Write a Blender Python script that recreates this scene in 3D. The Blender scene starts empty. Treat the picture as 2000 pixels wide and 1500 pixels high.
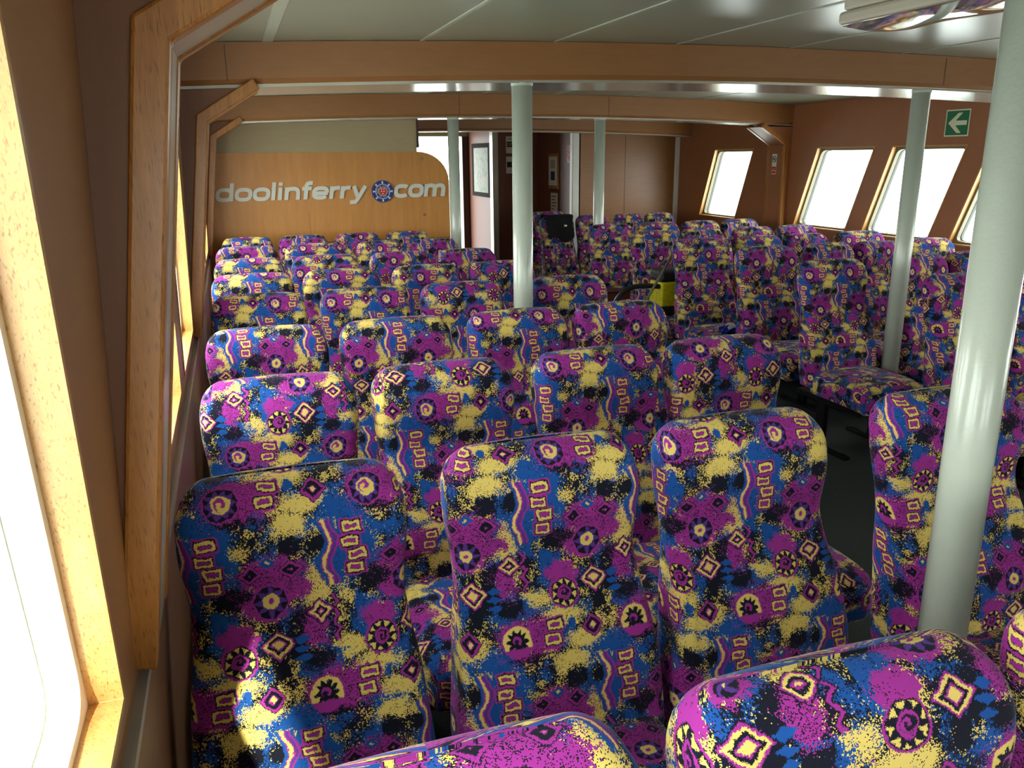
import bpy, bmesh, math, random
from mathutils import Vector, Matrix
random.seed(7)
S = bpy.context.scene
COL = S.collection
PI = math.pi

# ------------------------------------------------------------------ camera
cam_d = bpy.data.cameras.new('camera')
cam = bpy.data.objects.new('camera', cam_d)
COL.objects.link(cam)
cam_d.sensor_width = 36.0
cam_d.lens = 1600.0 / 2000.0 * 36.0
cam_d.clip_start = 0.02
right = Vector((0.94744688, -0.31975473, -0.01006563))
down = Vector((-0.09502335, -0.25123586, -0.96325028))
fwd = Vector((0.30547499, 0.91358495, -0.2684168))
M = Matrix((right, -down, -fwd)).transposed().to_4x4()
M.translation = Vector((0, 0, 1.72))
cam.matrix_world = M
S.camera = cam

# ------------------------------------------------------------------ light
S.view_settings.view_transform = 'Standard'
S.view_settings.look = 'None'
S.view_settings.exposure = 0.0
S.view_settings.gamma = 1.0
S.view_settings.use_curve_mapping = False
W = bpy.data.worlds.new('world')
S.world = W
W.use_nodes = True
wn, wl = W.node_tree.nodes, W.node_tree.links
wn.clear()
w_out = wn.new('ShaderNodeOutputWorld')
w_bg = wn.new('ShaderNodeBackground')
w_tc = wn.new('ShaderNodeTexCoord')
w_sep = wn.new('ShaderNodeSeparateXYZ')
w_ramp = wn.new('ShaderNodeValToRGB')
wl.new(w_tc.outputs['Generated'], w_sep.inputs[0])
wl.new(w_sep.outputs['Z'], w_ramp.inputs[0])
e = w_ramp.color_ramp.elements
e[0].position = 0.0
e[0].color = (0.62, 0.66, 0.64, 1)      # pale sea
e[1].position = 0.02
e[1].color = (0.97, 0.98, 0.95, 1)       # bright overcast haze
wl.new(w_ramp.outputs[0], w_bg.inputs['Color'])
w_bg.inputs['Strength'].default_value = 13.5
wl.new(w_bg.outputs[0], w_out.inputs['Surface'])

sun_d = bpy.data.lights.new('sun', 'SUN')
sun_d.energy = 11.0
sun_d.angle = math.radians(1.5)
sun_d.color = (1.0, 0.93, 0.80)
sun = bpy.data.objects.new('sun', sun_d)
COL.objects.link(sun)
sun.rotation_euler = Vector((0.14, 0.50, -0.42)).to_track_quat('-Z', 'Y').to_euler()
sun.location = (-6, -6, 8)

S.cycles.max_bounces = 8
S.cycles.diffuse_bounces = 6
S.cycles.glossy_bounces = 4
S.cycles.transmission_bounces = 4
S.cycles.transparent_max_bounces = 8
S.cycles.caustics_reflective = False
S.cycles.caustics_refractive = False
S.cycles.sample_clamp_indirect = 8.0
S.cycles.use_denoising = True
S.cycles.use_adaptive_sampling = False

# ------------------------------------------------------------------ helpers
def tag(o, label=None, cat=None, group=None, kind=None):
    if label: o['label'] = label
    if cat: o['category'] = cat
    if group: o['group'] = group
    if kind: o['kind'] = kind
    return o

def thing(name, label, cat, loc=(0, 0, 0), rotz=0, group=None):
    o = bpy.data.objects.new(name, None)
    COL.objects.link(o)
    o.location = loc
    o.rotation_euler = (0, 0, rotz)
    o.empty_display_size = 0.1
    return tag(o, label, cat, group)

def obj(name, bm, mat, parent=None, smooth=False, keep=False):
    """bm is in world space unless the parent sits elsewhere (keep=True: bm is parent-local)"""
    me = bpy.data.meshes.new(name)
    bm.normal_update()
    bm.to_mesh(me)
    bm.free()
    if isinstance(mat, (list, tuple)):
        for m in mat: me.materials.append(m)
    else:
        me.materials.append(mat)
    if smooth:
        for p in me.polygons: p.use_smooth = True
    o = bpy.data.objects.new(name, me)
    COL.objects.link(o)
    if parent is not None:
        o.parent = parent
    return o

def struct(name, bm, mat, parent=None, smooth=False):
    o = obj(name, bm, mat, parent, smooth)
    if parent is None: o['kind'] = 'structure'
    return o

def box(bm, x0, x1, y0, y1, z0, z1, bev=0.0, seg=2):
    vs = [bm.verts.new((x, y, z)) for x in (x0, x1) for y in (y0, y1) for z in (z0, z1)]
    F = [(0, 1, 3, 2), (4, 6, 7, 5), (0, 4, 5, 1), (2, 3, 7, 6), (0, 2, 6, 4), (1, 5, 7, 3)]
    fs = [bm.faces.new([vs[i] for i in f]) for f in F]
    if bev > 0:
        es = list({e for f in fs for e in f.edges})
        bmesh.ops.bevel(bm, geom=es, offset=bev, segments=seg, profile=0.5, affect='EDGES')
    return vs

def B(*a, **k):
    bm = bmesh.new()
    box(bm, *a, **k)
    bmesh.ops.recalc_face_normals(bm, faces=bm.faces[:])
    return bm

def prism(bm, pts, axis, a, b):
    """pts: 2D polygon; axis 'x': pts=(y,z) ; 'y': pts=(x,z) ; 'z': pts=(x,y)"""
    def mk(p, t):
        if axis == 'x': return (t, p[0], p[1])
        if axis == 'y': return (p[0], t, p[1])
        return (p[0], p[1], t)
    A = [bm.verts.new(mk(p, a)) for p in pts]
    C = [bm.verts.new(mk(p, b)) for p in pts]
    n = len(pts)
    bm.faces.new(A)
    bm.faces.new(C[::-1])
    for i in range(n):
        bm.faces.new((A[i], A[(i + 1) % n], C[(i + 1) % n], C[i]))
    bmesh.ops.recalc_face_normals(bm, faces=bm.faces[:])

def P(pts, axis, a, b, bev=0):
    bm = bmesh.new()
    prism(bm, pts, axis, a, b)
    if bev:
        bmesh.ops.bevel(bm, geom=bm.edges[:], offset=bev, segments=2, profile=0.5, affect='EDGES')
    return bm

def lathe(bm, prof, cx=0, cy=0, n=32):
    """prof: list of (r, z)"""
    rings = []
    for r, z in prof:
        rings.append([bm.verts.new((cx + r * math.cos(2 * PI * i / n), cy + r * math.sin(2 * PI * i / n), z)) for i in range(n)])
    for a, b in zip(rings, rings[1:]):
        for i in range(n):
            bm.faces.new((a[i], a[(i + 1) % n], b[(i + 1) % n], b[i]))
    bm.faces.new(rings[0][::-1])
    bm.faces.new(rings[-1])
    bmesh.ops.recalc_face_normals(bm, faces=bm.faces[:])

def tube(bm, pts, r, n=10):
    pts = [Vector(p) for p in pts]
    rings = []
    up = Vector((0.13, 0.21, 1)).normalized()
    for i, p in enumerate(pts):
        t = (pts[min(i + 1, len(pts) - 1)] - pts[max(i - 1, 0)]).normalized()
        s = t.cross(up)
        if s.length < 1e-3: s = t.cross(Vector((1, 0, 0)))
        s.normalize()
        u = s.cross(t).normalized()
        rr = r[i] if isinstance(r, (list, tuple)) else r
        rings.append([bm.verts.new(p + rr * (math.cos(2 * PI * k / n) * s + math.sin(2 * PI * k / n) * u)) for k in range(n)])
    for a, b in zip(rings, rings[1:]):
        for k in range(n):
            bm.faces.new((a[k], a[(k + 1) % n], b[(k + 1) % n], b[k]))
    bm.faces.new(rings[0][::-1])
    bm.faces.new(rings[-1])
    bmesh.ops.recalc_face_normals(bm, faces=bm.faces[:])

# ------------------------------------------------------------------ node expression helper
class X:
    T = None
    def __init__(s, k): s.k = k
    @staticmethod
    def m(op, *a, clamp=False):
        n = X.T.nodes.new('ShaderNodeMath')
        n.operation = op
        n.use_clamp = clamp
        for i, v in enumerate(a):
            if isinstance(v, X): X.T.links.new(v.k, n.inputs[i])
            else: n.inputs[i].default_value = float(v)
        return X(n.outputs[0])
    def __add__(s, o): return X.m('ADD', s, o)
    __radd__ = __add__
    def __sub__(s, o): return X.m('SUBTRACT', s, o)
    def __rsub__(s, o): return X.m('SUBTRACT', o, s)
    def __mul__(s, o): return X.m('MULTIPLY', s, o)
    __rmul__ = __mul__
    def __truediv__(s, o): return X.m('DIVIDE', s, o)
    def abs(s): return X.m('ABSOLUTE', s)
    def lt(s, o): return X.m('LESS_THAN', s, o)
    def gt(s, o): return X.m('GREATER_THAN', s, o)
    def mn(s, o): return X.m('MINIMUM', s, o)
    def mx(s, o): return X.m('MAXIMUM', s, o)
    def round(s): return X.m('ROUND', s)
    def fract(s): return X.m('FRACT', s)
    def mad(s, a, b): return X.m('MULTIPLY_ADD', s, a, b)

def vec(x, y):
    n = X.T.nodes.new('ShaderNodeCombineXYZ')
    for i, v in enumerate((x, y)):
        if isinstance(v, X): X.T.links.new(v.k, n.inputs[i])
        else: n.inputs[i].default_value = v
    return X(n.outputs[0])

def ell(p, cx, cy, rx, ry):
    """0 at the centre, 1 on the ellipse"""
    n = X.T.nodes.new('ShaderNodeVectorMath')
    n.operation = 'MULTIPLY_ADD'
    X.T.links.new(p.k, n.inputs[0])
    n.inputs[1].default_value = (1 / rx, 1 / ry, 0)
    n.inputs[2].default_value = (-cx / rx, -cy / ry, 0)
    l = X.T.nodes.new('ShaderNodeVectorMath')
    l.operation = 'LENGTH'
    X.T.links.new(n.outputs[0], l.inputs[0])
    return X(l.outputs['Value'])

def mixc(f, a, b):
    n = X.T.nodes.new('ShaderNodeMix')
    n.data_type = 'RGBA'
    n.clamp_factor = True
    X.T.links.new(f.k, n.inputs[0])
    for v, i in ((a, 6), (b, 7)):
        if isinstance(v, X): X.T.links.new(v.k, n.inputs[i])
        else: n.inputs[i].default_value = (*v, 1)
    return X(n.outputs[2])

def cramp(f, stops, interp='CONSTANT'):
    n = X.T.nodes.new('ShaderNodeValToRGB')
    n.color_ramp.interpolation = interp
    el = n.color_ramp.elements
    while len(el) > 1: el.remove(el[-1])
    el[0].position = stops[0][0]
    el[0].color = (*stops[0][1], 1)
    for p, c in stops[1:]:
        q = el.new(p)
        q.color = (*c, 1)
    X.T.links.new(f.k, n.inputs[0])
    return X(n.outputs[0])

def noise(vector, scale, detail=2, rough=0.5, dist=0.0, dim='3D'):
    n = X.T.nodes.new('ShaderNodeTexNoise')
    n.noise_dimensions = dim
    n.inputs['Scale'].default_value = scale
    n.inputs['Detail'].default_value = detail
    n.inputs['Roughness'].default_value = rough
    n.inputs['Distortion'].default_value = dist
    if vector is not None: X.T.links.new(vector.k, n.inputs['Vector'])
    return X(n.outputs[0]), X(n.outputs[1])

def sep(v):
    n = X.T.nodes.new('ShaderNodeSeparateXYZ')
    X.T.links.new(v.k, n.inputs[0])
    return X(n.outputs[0]), X(n.outputs[1]), X(n.outputs[2])

def new_mat(name, **kw):
    m = bpy.data.materials.new(name)
    m.use_nodes = True
    b = m.node_tree.nodes['Principled BSDF']
    X.T = m.node_tree
    for k, v in kw.items():
        b.inputs[k.replace('_', ' ')].default_value = v
    return m, b

def tocol(c):
    return tuple((v / 255 / 12.92 if v / 255 <= 0.04045 else ((v / 255 + 0.055) / 1.055) ** 2.4) for v in c)

def bump(b, h, strength, dist=0.001):
    n = X.T.nodes.new('ShaderNodeBump')
    n.inputs['Strength'].default_value = strength
    n.inputs['Distance'].default_value = dist
    X.T.links.new(h.k, n.inputs['Height'])
    X.T.links.new(n.outputs[0], b.inputs['Normal'])

def objco():
    n = X.T.nodes.new('ShaderNodeTexCoord')
    return X(n.outputs['Object'])

def scaled(v, s):
    n = X.T.nodes.new('ShaderNodeVectorMath')
    n.operation = 'MULTIPLY'
    X.T.links.new(v.k, n.inputs[0])
    n.inputs[1].default_value = s
    return X(n.outputs[0])

def plain(name, col, rough=0.5, metal=0.0, var=0.06, nscale=8.0, coat=0.0, bmp=0.0, spec=0.5):
    m, b = new_mat(name, Roughness=rough, Metallic=metal)
    b.inputs['Coat Weight'].default_value = coat
    b.inputs['Coat Roughness'].default_value = 0.1
    b.inputs['Specular IOR Level'].default_value = spec
    f, _ = noise(objco(), nscale, 4)
    lo = tuple(c * (1 - var) for c in col)
    hi = tuple(min(1, c * (1 + var)) for c in col)
    c = cramp(f, [(0.3, lo), (0.7, hi)], 'LINEAR')
    X.T.links.new(c.k, b.inputs['Base Color'])
    if bmp:
        f2, _ = noise(objco(), nscale * 6, 3)
        bump(b, f2, bmp, 0.002)
    return m

def wood(name, light, dark, stretch, scale=1.0, rough=0.35, contrast=1.0, coat=0.0, bmp=0.05, pores=False):
    """grain runs along the axis whose stretch value is smallest"""
    m, b = new_mat(name, Roughness=rough)
    b.inputs['Coat Weight'].default_value = coat
    b.inputs['Coat Roughness'].default_value = 0.2
    co = objco()
    f1, _ = noise(scaled(co, tuple(s * scale for s in stretch)), 6.0, 5, 0.6, 0.4)
    f2, _ = noise(scaled(co, tuple(s * scale * 5 for s in stretch)), 14.0, 3, 0.6)
    f = f1 * 0.65 + f2 * 0.35
    c = cramp(f, [(0.5 - 0.22 / contrast, dark), (0.5 + 0.2 / contrast, light)], 'LINEAR')
    if pores:
        f3, _ = noise(scaled(co, (420.0, 420.0, 40.0)), 1.0, 1, 0.5)
        c = mixc((f3 - 0.57) * 5.0, c, tuple(q * 0.55 for q in dark))
    X.T.links.new(c.k, b.inputs['Base Color'])
    bump(b, f2, bmp, 0.001)
    return m

# ------------------------------------------------------------------ seat fabric
YEL = (0.74, 0.56, 0.15)
BLU = (0.012, 0.078, 0.31)
MAG = (0.33, 0.030, 0.27)
BLK = (0.008, 0.009, 0.018)
VIO = (0.10, 0.035, 0.25)

def fabric():
    m, b = new_mat('seat_moquette', Roughness=0.95)
    b.inputs['Specular IOR Level'].default_value = 0.15
    b.inputs['Sheen Weight'].default_value = 0.14
    b.inputs['Sheen Roughness'].default_value = 0.35
    b.inputs['Sheen Tint'].default_value = (0.9, 0.88, 1.0, 1)
    uvn = X.T.nodes.new('ShaderNodeUVMap')
    uvn.uv_map = 'UVMap'
    uv = X(uvn.outputs[0])
    at = X.T.nodes.new('ShaderNodeAttribute')
    at.attribute_type = 'OBJECT'
    at.attribute_name = 'pattern_shift'
    sh = X(at.outputs['Vector'])
    ad = X.T.nodes.new('ShaderNodeVectorMath')
    ad.operation = 'ADD'
    X.T.links.new(uv.k, ad.inputs[0])
    X.T.links.new(sh.k, ad.inputs[1])
    uv = X(ad.outputs[0])
    _, jc = noise(uv, 430.0, 1, 0.6, dim='2D')      # knit-sized jitter and grain
    jx, jy, jz = sep(jc)
    sn = X.T.nodes.new('ShaderNodeVectorMath')       # the knit: one colour per stitch
    sn.operation = 'SNAP'
    X.T.links.new(uv.k, sn.inputs[0])
    sn.inputs[1].default_value = (0.0014, 0.0014, 1.0)
    uvs = X(sn.outputs[0])
    wn_ = X.T.nodes.new('ShaderNodeTexWhiteNoise')
    wn_.noise_dimensions = '2D'
    X.T.links.new(uvs.k, wn_.inputs['Vector'])
    white = X(wn_.outputs['Value'])
    med, mc = noise(uvs, 42.0, 3, 0.65, dim='2D')
    bigc, _b = noise(uvs, 210.0, 1, 0.5, dim='2D')
    u, v, _ = sep(uvs)
    _u0, v0, _w0 = sep(uv)
    K = 2345.0
    wbx, wby, _w1 = sep(mc)
    U = u * K + (jx - 0.5) * 12.0 + (wbx - 0.5) * 34.0
    V = v * -K + (jy - 0.5) * 12.0 + (wby - 0.5) * 34.0
    Wd, Hh, SH = 670.0, 960.0, 395.0
    def fold(cx, cy):
        row = ((V - cy) * (1 / Hh)).round()
        y = row.mad(-Hh, V) - cy
        x0 = row.mad(-SH, U) - cx
        x = (x0 * (1 / Wd)).round().mad(-Wd, x0)
        return x + cx, y + cy, row
    ax, ay, ra = fold(0, 100)
    bx, by, rb = fold(335, 350)
    cx, cy, rc = fold(0, 700)
    pa, pb, pc = vec(ax, ay), vec(bx, by), vec(cx, cy)
    grain = (white - 0.5) * 0.75 + (bigc - 0.5) * 1.6
    mm = med - 0.5
    rag = mm * 1.8 + grain * 0.85           # ragged, dithered edge
    rag2 = mm * 1.6 + grain * 0.55
    def zone(col, base, els, r):
        d = None
        for p, a in els:
            q = ell(p, *a)
            d = q if d is None else d.mn(q)
        return mixc((d + r).lt(1.0), base, col)
    # background: black ground, then yellow, blue, magenta clouds
    m3, _3 = noise(uv, 17.0, 2, 0.5, dim='2D')
    base = mixc(((m3 - 0.5) * 4.0 + mm * 2.0 + grain * 1.1).gt(0.16), BLK, BLU)
    base = mixc(((0.5 - m3) * 3.0 + mm * 3.0 + grain * 1.3).gt(0.52), base, YEL)
    base = zone(YEL, base, [(pa, (-180, 250, 60, 95)), (pb, (395, -30, 85, 55)), (pc, (75, 690, 110, 50)),
                            (pc, (190, 820, 100, 42)), (pc, (-60, 590, 80, 45)), (pb, (480, 300, 65, 65)),
                            (pc, (310, 960, 75, 55))], rag)
    base = zone(BLU, base, [(pa, (40, 120, 95, 190)), (pa, (-20, -90, 110, 60)), (pb, (30, 430, 95, 95)),
                            (pa, (-70, 130, 60, 170)), (pb, (480, 640, 120, 75)), (pc, (-310, 900, 80, 100)),
                            (pb, (560, 150, 60, 110)), (pc, (125, 740, 22, 32))], rag2)
    base = zone(BLK, base, [(pb, (375, 540, 75, 95)), (pa, (130, 285, 115, 70)), (pb, (90, 300, 60, 50)), (pc, (-200, 620, 70, 50)), (pa, (-150, 60, 60, 50)), (pb, (430, 430, 90, 50)),
                            (pa, (-300, 60, 80, 60)), (pc, (300, 640, 50, 60)), (pc, (-120, 870, 90, 30))], rag2)
    base = zone(MAG, base, [(pb, (290, 190, 150, 95)), (pb, (345, 270, 150, 60)), (pc, (-120, 770, 150, 95)),
                            (pb, (110, 470, 90, 60)), (pb, (470, 480, 55, 85)), (pb, (250, 350, 120, 60)),
                            (pc, (0, 780, 60, 80))], rag2 * 0.7)
    # dark scratches through the magenta clouds and loose stitches everywhere
    scr, _s = noise(scaled(uvs, (60.0, 150.0, 1.0)), 1.0, 3, 0.7, 1.2, dim='2D')
    isb = ell(pb, 300, 235, 190, 150).mn(ell(pc, -110, 780, 190, 125)).mn(ell(pb, 470, 480, 80, 110))
    base = mixc((scr - 0.5).abs().lt(0.018) * (isb + mm).lt(1.0), base, BLK)
    base = mixc(((scr - 0.40).abs().lt(0.014)) * ((isb + mm).lt(1.15)), base, MAG)
    base = mixc((white + mm * 0.9).gt(0.96), base, BLK)
    # jagged teeth and a zigzag line
    tx, ty = bx - 400.0, by - 560.0
    saw = ((ty * (1 / 44.0)).fract() - 0.5).abs() * 2.0
    teeth = (tx.abs() - saw * 46.0).lt(-4.0) * ty.abs().lt(66.0)
    base = mixc(teeth, base, BLU)
    zz = ((ty * (1 / 64.0)).fract() - 0.5).abs() * 60.0
    zl = (bx - 560.0 - zz).abs()
    zon = (by - 440.0).abs().lt(110.0)
    base = mixc(zl.lt(17.0) * zon, base, BLK)
    base = mixc(zl.lt(9.0) * zon, base, MAG)
    # wavy yellow / magenta ribbon beside the ladder of squares
    wob = X.m('SINE', ay * 0.028) * 18.0
    wx = ax + 105.0 - wob
    inb = (ay - 120.0).abs().lt(165.0)
    rib = cramp(wx * 0.01 + 0.5, [(0.0, BLU), (0.24, MAG), (0.30, YEL), (0.46, MAG), (0.54, VIO), (0.70, MAG), (0.80, BLU)])
    base = mixc(inb * (wx.abs().lt(42.0)), base, rib)
    def rsd(x, y, cx_, cy_, hw, hh):
        return ((x - cx_).abs() - hw).mx((y - cy_).abs() - hh)
    # ladder squares and paired squares
    sax = ax + (ay - 100) * -0.10
    d = rsd(sax, ay, 20, 0, 42, 23)
    d = d.mn(rsd(sax, ay, 0, 72, 40, 23)).mn(rsd(sax, ay, 26, 140, 42, 25)).mn(rsd(sax, ay, 8, 212, 40, 27))
    d = d.mn(rsd(cx, cy, 30, 728, 42, 23)).mn(rsd(cx, cy, 12, 802, 40, 25))
    sq = cramp(d * 0.01 + 0.5, [(0.0, MAG), (0.345, BLK), (0.375, YEL), (0.495, BLK), (0.56, MAG)])
    base = mixc(d.lt(14.0), base, sq)
    # diamonds
    def dia(x, y, cx_, cy_, r, asp=0.85):
        return (x - cx_).abs() * asp + (y - cy_).abs() - r
    d1 = dia(bx, by, 290, 528, 72)
    d1 = d1.mn(dia(bx, by, 500, 400, 56))
    c1 = cramp(d1 * 0.01 + 0.5, [(0.0, YEL), (0.02, MAG), (0.12, BLK), (0.26, YEL), (0.40, MAG), (0.5, BLK)])
    base = mixc(d1.lt(8.0), base, c1)
    d2 = dia(cx, cy, 240, 768, 62, 1.0)
    d2 = d2.mn(dia(bx, by, 190, 168, 46)).mn(dia(bx, by, 380, 165, 50, 0.9))
    c2 = cramp(d2 * 0.01 + 0.5, [(0.0, YEL), (0.02, MAG), (0.09, BLK), (0.34, MAG), (0.5, BLK)])
    base = mixc(d2.lt(6.0), base, c2)
    d3 = dia(bx, by, 275, 118, 36)
    base = mixc(d3.lt(0.0), base, cramp(d3 * 0.01 + 0.5, [(0.0, YEL), (0.24, BLU), (0.46, MAG)]))
    # medallions
    def polar(x, y, cx_, cy_):
        dx, dy = x - cx_, y - cy_
        r = X.m('SQRT', dx * dx + dy * dy)
        return dx, dy, r, X.m('ARCTAN2', dy, dx) * (1 / (2 * PI))
    def spiral(r, th, lam):
        return (th + r * (1 / lam)).fract().lt(0.5)
    # sun with a ring at its centre
    dx, dy, r, th = polar(bx, by, 275, 318)
    tri = ((th * 8).fract() - 0.5).abs() * 2.0
    col = mixc(r.lt(tri.mad(38.0, 40.0)), BLK, VIO)
    col = mixc(r.lt(38.0), col, YEL)
    col = mixc(r.lt(13.0), col, MAG)
    col = mixc(r.gt(76.0), col, MAG)
    base = mixc(r.lt(84.0), base, col)
    # dark wheel with yellow wedges
    dx, dy, r, th = polar(bx, by, 110, 575)
    tri = ((th * 9).fract() - 0.5).abs() * 2.0
    col = mixc(r.gt(tri.mad(34.0, 42.0)), BLK, YEL)
    col = mixc(r.gt(68.0), col, BLK)
    col = mixc(r.lt(26.0) * spiral(r, th, 26.0), col, MAG)
    col = mixc((r - 33.0).abs().lt(5.0), col, MAG)
    col = mixc(r.gt(74.0), col, MAG)
    base = mixc(r.lt(84.0), base, col)
    # crescent sun / bright spiral, alternating
    dx, dy, r, th = polar(cx, cy, -180, 785)
    tri = ((th * 10).fract() - 0.5).abs() * 2.0
    star = r.lt(tri.mad(26.0, 38.0))
    sp = spiral(r, th, 44.0)
    cA = mixc(star, YEL, mixc((r - 60.0).abs().lt(5), BLK, MAG))
    cA = mixc(star, YEL, BLK)
    cA = mixc(r.lt(27.0) * sp, cA, MAG)
    cA = mixc(dy.gt(34.0), cA, MAG)
    cB = mixc(r.lt(tri.mad(26.0, 50.0)), BLK, VIO)
    cB = mixc(r.lt(44.0), cB, YEL)
    cB = mixc(r.lt(34.0) * sp, cB, MAG)
    par = ((rc * 0.5).fract()).gt(0.25)
    col = mixc(par, cA, cB)
    col = mixc(r.gt(78.0), col, MAG)
    base = mixc(r.lt(86.0), base, col)
    # fine knit lines
    kn = X.m('SINE', v0 * 2600.0)
    X.T.links.new(base.k, b.inputs['Base Color'])
    hb = jz * 0.7 + kn * 0.15
    bump(b, hb, 0.35, 0.0012)
    return m

M_FAB = fabric()

# ------------------------------------------------------------------ other materials
M_BEECH = wood('beech_laminate', tocol((154, 106, 62)), tocol((140, 92, 50)), (1, 1, 6), 1.0, 0.38, 0.7)
M_WALL = wood('wall_laminate', tocol((164, 106, 70)), tocol((150, 95, 60)), (6, 1, 0.6), 1.0, 0.42, 0.6)
M_DADO = wood('dado_laminate', tocol((150, 112, 80)), tocol((136, 98, 68)), (1, 1, 4), 1.0, 0.45, 0.6)
M_PLY = wood('plywood_panel', tocol((206, 146, 76)), tocol((184, 120, 58)), (5, 1, 0.5), 0.7, 0.35, 0.9)
M_JAMB = wood('oak_window_lining', tocol((206, 160, 98)), tocol((176, 126, 66)), (8, 8, 0.35), 1.3, 0.32, 0.9, 0.15, 0.15, True)
M_OAK = wood('oak_trim', tocol((186, 126, 60)), tocol((140, 84, 32)), (8, 8, 0.35), 1.3, 0.32, 0.9, 0.15, 0.15, True)
M_CREAM = wood('cream_panel', tocol((176, 158, 122)), tocol((164, 144, 108)), (1, 1, 6), 1.0, 0.5, 0.6)
M_GREYLAM = plain('pale_laminate', tocol((178, 168, 150)), 0.3, 0, 0.04)
M_CEIL = plain('ceiling_panel', tocol((140, 146, 126)), 0.28, 0, 0.02, 2.0)
M_STRIP = plain('ceiling_strip', tocol((166, 170, 152)), 0.35, 0, 0.03)
M_SOFFIT = plain('soffit_metal', tocol((206, 204, 190)), 0.2, 0.6, 0.02)
M_POLE = plain('pole_gloss_paint', tocol((186, 194, 180)), 0.28, 0, 0.03, 14.0, 0.3, 0.35)
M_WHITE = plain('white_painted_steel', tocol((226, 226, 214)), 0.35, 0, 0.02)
M_SILVER = plain('aluminium_strip', tocol((176, 176, 172)), 0.3, 0.2, 0.03)
M_DARK = plain('black_plastic', (0.012, 0.012, 0.014), 0.45)
M_DARKWOOD = wood('dark_frame_wood', tocol((74, 40, 26)), tocol((48, 26, 18)), (8, 8, 0.5), 1.0, 0.4, 0.8)
M_REDWOOD = wood('red_laminate', tocol((120, 66, 44)), tocol((104, 54, 36)), (6, 6, 0.5), 1.0, 0.4, 0.6)
M_FLOOR = plain('dark_carpet', (0.016, 0.024, 0.022), 0.95, 0, 0.35, 90.0, 0, 0.4)
M_FRAME = plain('black_steel', (0.01, 0.01, 0.011), 0.4, 0.6)
M_LETTER = plain('letter_grey', tocol((214, 214, 202)), 0.4, 0, 0.02)
M_PAPER = plain('paper', tocol((226, 224, 212)), 0.7, 0, 0.02)
M_CLOTH = plain('black_cloth', (0.012, 0.012, 0.016), 0.9)
M_WINF = plain('cream_frame_darkened', tocol((112, 106, 82)), 0.35, 0, 0.03)  # cream paint darkened in colour so direct sky light does not bleach it
M_CASE = wood('casing_laminate', tocol((122, 74, 40)), tocol((104, 62, 32)), (6, 6, 0.5), 1.0, 0.45, 0.7)
M_VEST = wood('glossy_red_laminate', tocol((104, 66, 54)), tocol((92, 58, 46)), (1, 1, 0.5), 1.0, 0.5, 0.6)
M_VEST.node_tree.nodes['Principled BSDF'].inputs['Specular IOR Level'].default_value = 0.12
M_PFRAME = plain('dark_picture_frame', (0.012, 0.009, 0.008), 0.9, 0, 0.05, 8, 0, 0, 0.05)
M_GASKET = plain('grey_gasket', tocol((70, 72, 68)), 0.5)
M_BLUE = plain('emblem_blue', tocol((20, 50, 130)), 0.4, 0, 0.05)
M_RED = plain('sign_red', tocol((200, 40, 40)), 0.45, 0, 0.05)
M_GREEN = plain('sign_green', tocol((10, 110, 70)), 0.45, 0, 0.05)
M_GLOW = plain('sign_pale_yellow', tocol((222, 226, 190)), 0.5, 0, 0.02)
M_INK = plain('ink', tocol((30, 30, 34)), 0.6, 0, 0.05)
M_YELLOW = plain('yellow_plastic', tocol((205, 195, 10)), 0.45, 0, 0.2, 30)
M_ALU = plain('steel_tube', tocol((180, 176, 160)), 0.25, 0.9, 0.03)
M_FOIL = plain('blue_packet', tocol((30, 50, 150)), 0.25, 0.2, 0.2, 30)
M_FOILW = plain('white_packet', tocol((220, 225, 240)), 0.25, 0.1, 0.1, 30)
def glass_mat():
    m = bpy.data.materials.new('window_glass')
    m.use_nodes = True
    nt = m.node_tree
    nt.nodes.clear()
    o = nt.nodes.new('ShaderNodeOutputMaterial')
    mx = nt.nodes.new('ShaderNodeMixShader')
    t = nt.nodes.new('ShaderNodeBsdfTransparent')
    t.inputs[0].default_value = (0.93, 0.96, 0.95, 1)
    g = nt.nodes.new('ShaderNodeBsdfGlossy')
    g.inputs['Roughness'].default_value = 0.03
    mx.inputs[0].default_value = 0.04
    nt.links.new(t.outputs[0], mx.inputs[1])
    nt.links.new(g.outputs[0], mx.inputs[2])
    nt.links.new(mx.outputs[0], o.inputs[0])
    return m
M_GLASS = glass_mat()
def diffuser_mat():
    m, b = new_mat('lamp_diffuser', Roughness=0.06)
    b.inputs['Base Color'].default_value = (0.75, 0.76, 0.74, 1)
    b.inputs['Metallic'].default_value = 0.85
    f, _ = noise(objco(), 5.0, 2)
    bump(b, f, 0.06, 0.02)
    return m
M_DIFF = diffuser_mat()

# ------------------------------------------------------------------ room shell
XC = 2.6
XL0 = -0.208                    # wall face at z=.95 (it leans in slightly above)
XR = 5.40
Y0, Y1 = -2.6, 9.45
def xl(z): return XL0 + (z - 0.95) * 0.045
def camber(x): return -0.0085 * (x - XC) ** 2
ZC = 2.245
ZSILL, ZHEAD, SLANT = 1.0, 1.77, 0.29
WT = 0.11                       # reveal depth
WIN_L = [(-0.75, 0.01), (0.07, 0.83), (1.65, 2.43), (2.68, 3.46), (4.10, 4.87), (5.07, 5.85), (6.05, 6.82)]
WIN_R = [(-0.75, 0.01), (0.05, 0.81), (1.63, 2.41), (2.62, 3.40), (4.10, 4.87), (5.07, 5.85), (6.05, 6.82), (7.85, 8.62)]

struct('floor', B(-0.5, 5.7, Y0, 12.3, -0.06, 0.0), M_FLOOR)

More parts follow.
